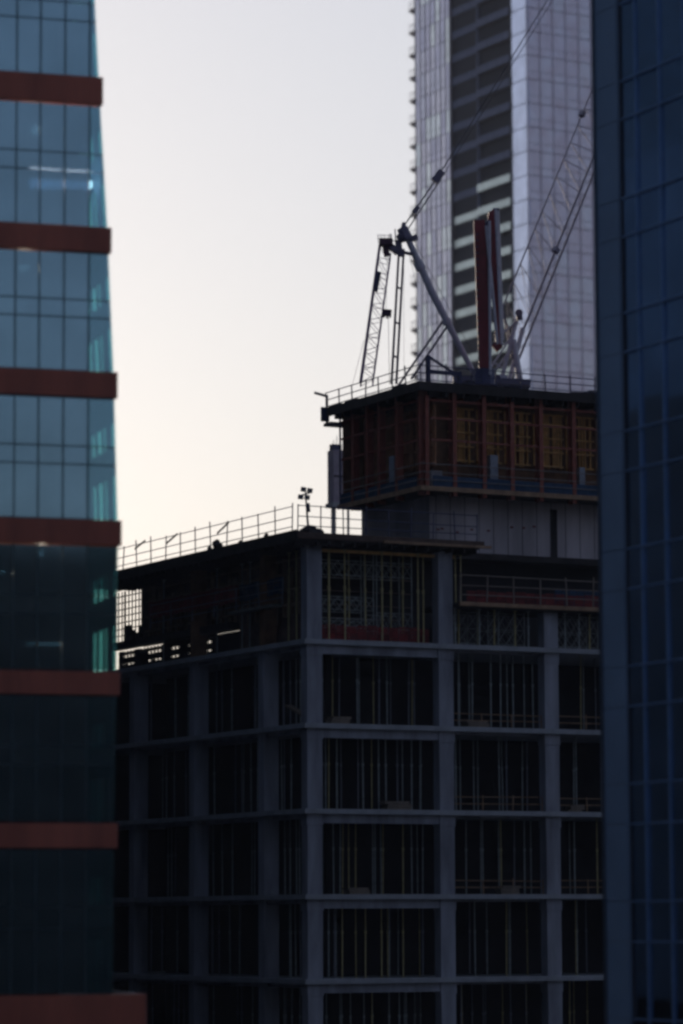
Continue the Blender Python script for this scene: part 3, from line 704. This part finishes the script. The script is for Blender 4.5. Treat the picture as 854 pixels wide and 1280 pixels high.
part('head_platform', MB().beam(C_(488, 312), C_(517, 318), .5, .08).beam(C_(489, 308), C_(497, 316), .35, .3).beam(C_(497, 316), C_(506, 316), .4, .35).beam(C_(511, 300), C_(522, 296), .35, .25).bar(C_(494, 286), C_(495, 312), .03).bar(C_(488, 292), C_(488, 312), .03).bar(C_(488, 300), C_(500, 303), .025), CRDARK)
rq = MB().bar(C_(498.5, 318), C_(489, 480), .075, .085, 6).bar(C_(504.5, 318), C_(494.5, 482), .075, .085, 6)
part('tie_rod', MB().bar(C_(498.5, 318), C_(489.5, 480), .06, .07, 6), CRDARK); part('tie_rod', MB().bar(C_(504.5, 318), C_(495.5, 480), .06, .07, 6), CRDARK)
q = MB()
for f in (.25, .52, .78): part('rod_link', MB().bar(C_(498.5-9*f, 318+162*f), C_(504.5-9*f, 318+162*f+3), .05), CRDARK)
# left lattice back mast
q = MB(); A0, A1 = C_(451, 478), C_(475.5, 302); B0, B1 = C_(466, 478), C_(488.5, 316)
q.bar(A0, A1, .085, .07).bar(B0, B1, .045, .04); dpt = Vector((0, 1.3, 0)); q.bar(A0+dpt, A1+dpt, .05, .04).bar(B0+dpt, B1+dpt, .04, .035)
n = 9
for i in range(n):
    a, b, c = A0.lerp(A1, i/n), B0.lerp(B1, (i+.5)/n), A0.lerp(A1, (i+1)/n)
    q.bar(a, b, .022, n=4).bar(b, c, .022, n=4).bar(a+dpt, b+dpt, .018, n=4).bar(b+dpt, c+dpt, .018, n=4).bar(a, a+dpt, .018, n=4).bar(b, b+dpt, .018, n=4)
    if i % 2: q.bar(a, B0.lerp(B1, i/n), .022, n=4)
part('lattice_mast', q, mat('lattice_purple', (.16, .09, .28), .5))
part('mast_cap', MB().beam(C_(474, 303), C_(491, 303), .7, .32).beam(C_(481, 305), C_(484, 320), .3, .3).beam(C_(486, 303), C_(491, 312), .3, .3), mat('crane_purple', (.09, .03, .06), .6))
q = MB()
for px in (473, 477, 481, 486, 490): q.bar(C_(px, 303, YC-.3), C_(px-.5, 293, YC-.3), .014)
q.bar(C_(472, 294, YC-.3), C_(490, 294, YC-.3), .014).bar(C_(472, 298, YC-.3), C_(490, 298, YC-.3), .014)
part('cap_railing', q, DSTEEL)
part('ladder_box', MB().beam(C_(469.5, 364), C_(474, 340), .35, .22), DSTEEL)
# hoist block and rope
part('hook_block', MB().beam(C_(478.5, 390.5), C_(489.5, 391.5), .4, .30).bar(C_(480, 392), C_(480, 397), .05).bar(C_(484, 392), C_(484, 398), .05).bar(C_(488, 392), C_(488, 397), .05), mat('block_purple', (.05, .015, .05), .6))
part('hoist_rope', MB().bar(C_(485.5, 396), C_(487, 480), .016, n=4).bar(C_(484, 320), C_(483, 388), .010, n=4), CABLE)
part('guy_rope', MB().bar(C_(455, 425), C_(441, 480), .012, n=4), CABLE)
part('guy_rope', MB().bar(C_(512, 318), C_(520, 356), .012, n=4).bar(C_(505, 320), C_(505, 470), .010, n=4), CABLE)
# braces from mast foot left
part('stay_strut', MB().bar(C_(556, 398), C_(498, 482), .065), CRDARK); part('stay_strut', MB().bar(C_(561, 405), C_(514, 474), .065), CRDARK)
# luffing ropes to the jib head, off the top of the picture
YJ = 176
HD = P(771, -140, YJ)-base
part('luffing_rope', MB().bar(C_(504, 284), C_(548, 220), .04).bar(C_(548, 220), HD, .035, .02), CABLE)
part('luffing_rope', MB().bar(C_(509, 288), C_(551, 224), .035).bar(C_(551, 224), HD+Vector((.3, .2, 0)), .02, .02), CABLE)
part('rope_equaliser', MB().beam(C_(543, 227), C_(553, 214), .3, .36).beam(C_(517, 266), C_(523, 258), .22, .24), CRDARK)
part('luffing_rope', MB().bar(C_(512, 290), C_(590, 440), .016, n=4), CABLE)
# jib : lattice with two heavier lower chords and a light upper chord
J0, J1 = P(640, 448, 170)-base, P(785, 90, YJ)-base
K0, K1 = P(628, 385, 170.5)-base, P(752, 84, YJ+.4)-base
q = MB().bar(J0, J1, .075, .05).bar(J0+Vector((.35, 1.1, 0)), J1+Vector((.35, 1.1, 0)), .07, .05).bar(K0, K1, .045, .035)
for i in range(14):
    a, b, c = J0.lerp(J1, i/14), K0.lerp(K1, (i+.5)/14), J0.lerp(J1, (i+1)/14); dd = Vector((.35, 1.1, 0))
    q.bar(a, b, .014, n=4).bar(b, c, .014, n=4).bar(a+dd, b, .013, n=4).bar(b, c+dd, .013, n=4).bar(a, c+dd, .012, n=4)
q.bar(J0, K0, .05).bar(J0+dd, K0, .04)
part('jib', q, JIBM)
0 and part('jib_walkway', MB().beam(J0.lerp(J1, .12)+Vector((.1, -.2, .05)), J0.lerp(J1, .9)+Vector((.1, -.2, .05)), .25, .03), JIBM)
q = MB().beam(P(648, 388, 169.6)-base, P(650, 400, 169.6)-base, .3, .3).bar(P(649, 391, 169)-base, P(649, 391, 171)-base, .2, n=10)
part('jib_pivot', q, CRDARK)
part('jib_foot', MB().bar(C_(648, 392, 170), C_(627, 474, 170), .10, n=8).bar(C_(654, 410, 170.2), C_(636, 478, 170.2), .12, n=8).bar(C_(642, 425, 170), C_(652, 484, 170), .15, n=8).bar(C_(642, 425, 171), C_(648, 484, 171), .08), CRANE)
part('foot_brace', MB().bar(C_(643, 415, 170), C_(612, 462, 170), .05).bar(C_(640, 435, 170), C_(614, 470, 170), .05).bar(C_(624, 420, 170), C_(646, 402, 170), .05).bar(C_(624, 432, 170), C_(640, 428, 170), .04).bar(C_(616, 452, 170), C_(632, 462, 170), .04), CRANE)
part('sheave', MB().beam(K0.lerp(K1, .79), K0.lerp(K1, .81), .26, .26), CRDARK)
part('sheave', MB().beam(J0.lerp(J1, .36), J0.lerp(J1, .375), .3, .3), CRDARK)
part('machinery_deck', MB().beam(C_(566, 478), C_(662, 482), 2.2, .3), CRDARK)
part('slewing_ring', MB().bar(C_(618, 500, 169.5), C_(618, 482, 169.5), 1.1, n=14), DSTEEL)
mast_top = C_(618, 500, 169.5)
q = MB()
for sx in (-.8, .8):
    for sy_ in (-.8, .8): q.bar(mast_top+Vector((sx, sy_, 0)), mast_top+Vector((sx, sy_, -3.5)), .08)
part('tower_mast', q, CRANE)
part('winch', MB().bar(C_(600, 472, 168), C_(612, 472, 169), .3, n=10).bar(C_(621, 474, 168), C_(630, 474, 168.6), .25, n=10), CRDARK)

# ------------------------------------------------------------------ folded concrete placing boom
pb = thing('placing_boom', 'folded dark red concrete placing boom with grey pipes standing upright beside the crane', 'concrete boom', P(605, 480, 166.5))
b0 = pb.location.copy()
def D_(px, py, Y=166.5): return P(px, py, Y)-b0
part('boom_section', MB().beam(D_(606, 470), D_(599, 276), .42, .55), REDP, pb)
q = MB()
for i in range(22): q.box(0, 0, 0, 0, 0, 0) if False else q.beam(D_(598.5-1.8*i/22+1.2, 455-170*i/22, 166.1), D_(596.3-1.8*i/22+1.2, 455-170*i/22, 166.1), .1, .06)
part('cleat', q, DSTEEL, pb)
part('boom_section', MB().beam(D_(624, 430), D_(614, 268), .36, .34).beam(D_(617, 270), D_(614, 264), .3, .3), REDP, pb)
part('boom_section', MB().beam(D_(611, 462), D_(608, 285), .3, .14), mat('red_dark', (.08, .012, .018), .5), pb)
part('delivery_pipe', MB().bar(D_(608, 282, 165.9), D_(622, 430, 165.9), .075, n=8), CRANE, pb)
part('delivery_pipe', MB().bar(D_(612, 276, 165.8), D_(613, 468, 165.8), .070, n=8), CRANE, pb)
part('delivery_pipe', MB().bar(D_(620, 262, 166.1), D_(627, 430, 166.1), .075, n=8), CRANE, pb)
part('delivery_pipe', MB().bar(D_(623, 262), D_(629, 425), .06, n=8), CRANE, pb)
part('pipe_elbow', MB().bar(D_(607, 284), D_(612, 274), .10, n=8), DSTEEL, pb); part('pipe_elbow', MB().bar(D_(616, 262), D_(624, 262), .09, n=8), DSTEEL, pb); part('pipe_elbow', MB().bar(D_(621, 430), D_(626, 436), .12, n=8), DSTEEL, pb)
part('hinge', MB().beam(D_(618, 436), D_(625, 430), .4, .4).beam(D_(597, 282), D_(606, 280), .4, .4).bar(D_(611, 436), D_(611, 442), .16, n=8), REDP, pb)
0 and part('lamp', MB().blob(D_(602.5, 447, 166.0), (.08, .08, .12)), WGLOW, pb)
part('pedestal', MB().bar(D_(605, 462), D_(605, 482), .55, .7, 10), DSTEEL, pb)

# ------------------------------------------------------------------ floodlight mast on the roof corner
fl_x = CB.hit(383, 655, 'y', 0).x; fp = CB.world(fl_x, .2, RZ)
fm = thing('floodlight_mast', 'small floodlight mast with four lamp heads at the corner of the lower roof deck', 'floodlight', fp)
s_ = fp.y/FP
def fo(px, py): q = P(px, py, fp.y); return Vector((q.x-fp.x, 0, q.z-fp.z))
MB().bar((fo(386, 660).x, 0, 0), fo(382, 616), .06, .035).build('pole', DSTEEL, fm)
MB().beam(fo(386, 640), fo(385, 629), .15, .16).build('control_box', DSTEEL, fm)
MB().bar(fo(376, 619), fo(388, 616), .03).bar(fo(382, 612), fo(383, 624), .03).build('crossbar', DSTEEL, fm)
for px, py in ((379.5, 612), (387.5, 613.5), (376, 621.5), (384, 622)):
    c = fo(px, py); q = MB(); q.beam(c+Vector((-.12, -.08, .02)), c+Vector((.12, -.08, -.02)), .14, .20); l = q.build('lamp_head', DSTEEL, fm)
    MB().beam(c+Vector((-.10, -.16, .02)), c+Vector((.10, -.16, -.02)), .015, .16).build('lens', mat('lens_dark', (.03, .05, .1), .2), l)
o = MB().blob((0, 0, .12), (.45, .35, .32), 5).blob((.35, .1, .08), (.4, .3, .22), 8).blob((-.3, 0, .05), (.3, .3, .2), 9).build('sack_heap', DECK); o.location = CB.world(fl_x+.1, -.1, RZ)
tag(o, 'heap of dark sacks at the foot of the floodlight mast', 'sacks')
# bundles and clamps on the left roof edge
for i, (px, r, hh) in enumerate(((332, .12, .30), (270, .20, .5), (262, .13, .42), (297, .10, .3), (246, .35, .16), (236, .3, .14))):
    y = CB.hit(px, 680, 'x', -.6).y
    q = MB()
    for j in range(3): q.blob((rr.uniform(-.1, .1), rr.uniform(-.15, .15), hh*(.3+.3*j)), (r, r*1.2, hh*.35), i*3+j)
    o = q.build('material_bundle', DECK); o.location = CB.world(-.45, y, RZ); o.rotation_euler = (0, 0, CB.t)
    nm = ['nearest the roof corner', 'tall one midway along the edge', 'left of the tall one', 'standing right of the middle', 'low one left of the middle', 'lowest and farthest left'][i]
    tag(o, 'dark bundle of site material on the left roof edge, %s' % nm, 'bundle', 'bundles of material on the roof edge')
for i, px in enumerate((282, 218, 178)):
    y = CB.hit(px, 690, 'x', -.7).y
    o = MB().beam((0, .9, .85+.1*i), (-.12, -.6, 1.2+.05*i), .03, .09).build('loose_board', DECK); o.location = CB.world(-.7, y, RZ); o.rotation_euler = (0, 0, CB.t)
    tag(o, 'loose board lashed to the left roof guard rail, %s' % ['nearest the camera', 'midway along', 'at the far left end'][i], 'board', 'boards lashed to the roof guard rail')

# ------------------------------------------------------------------ evening haze
hz_ = MB().box(-420, 420, -160, 620, -1.5, 215).build('haze', None); tag(hz_, None, None, kind='stuff')
hm = bpy.data.materials.new('haze_air'); hm.use_nodes = True; n_ = hm.node_tree; n_.nodes.clear()
pv = n_.nodes.new('ShaderNodeVolumePrincipled'); pv.inputs['Density'].default_value = .00019; pv.inputs['Color'].default_value = (.92, .93, 1, 1)
oo = n_.nodes.new('ShaderNodeOutputMaterial'); n_.links.new(pv.outputs[0], oo.inputs['Volume'])
hz_.data.materials.clear(); hz_.data.materials.append(hm)
L_ = [o['label'] for o in COL.objects if o.get('label') and len(o['label'].replace('-', ' ').split()) > 16]
if L_: raise Exception(str(L_))
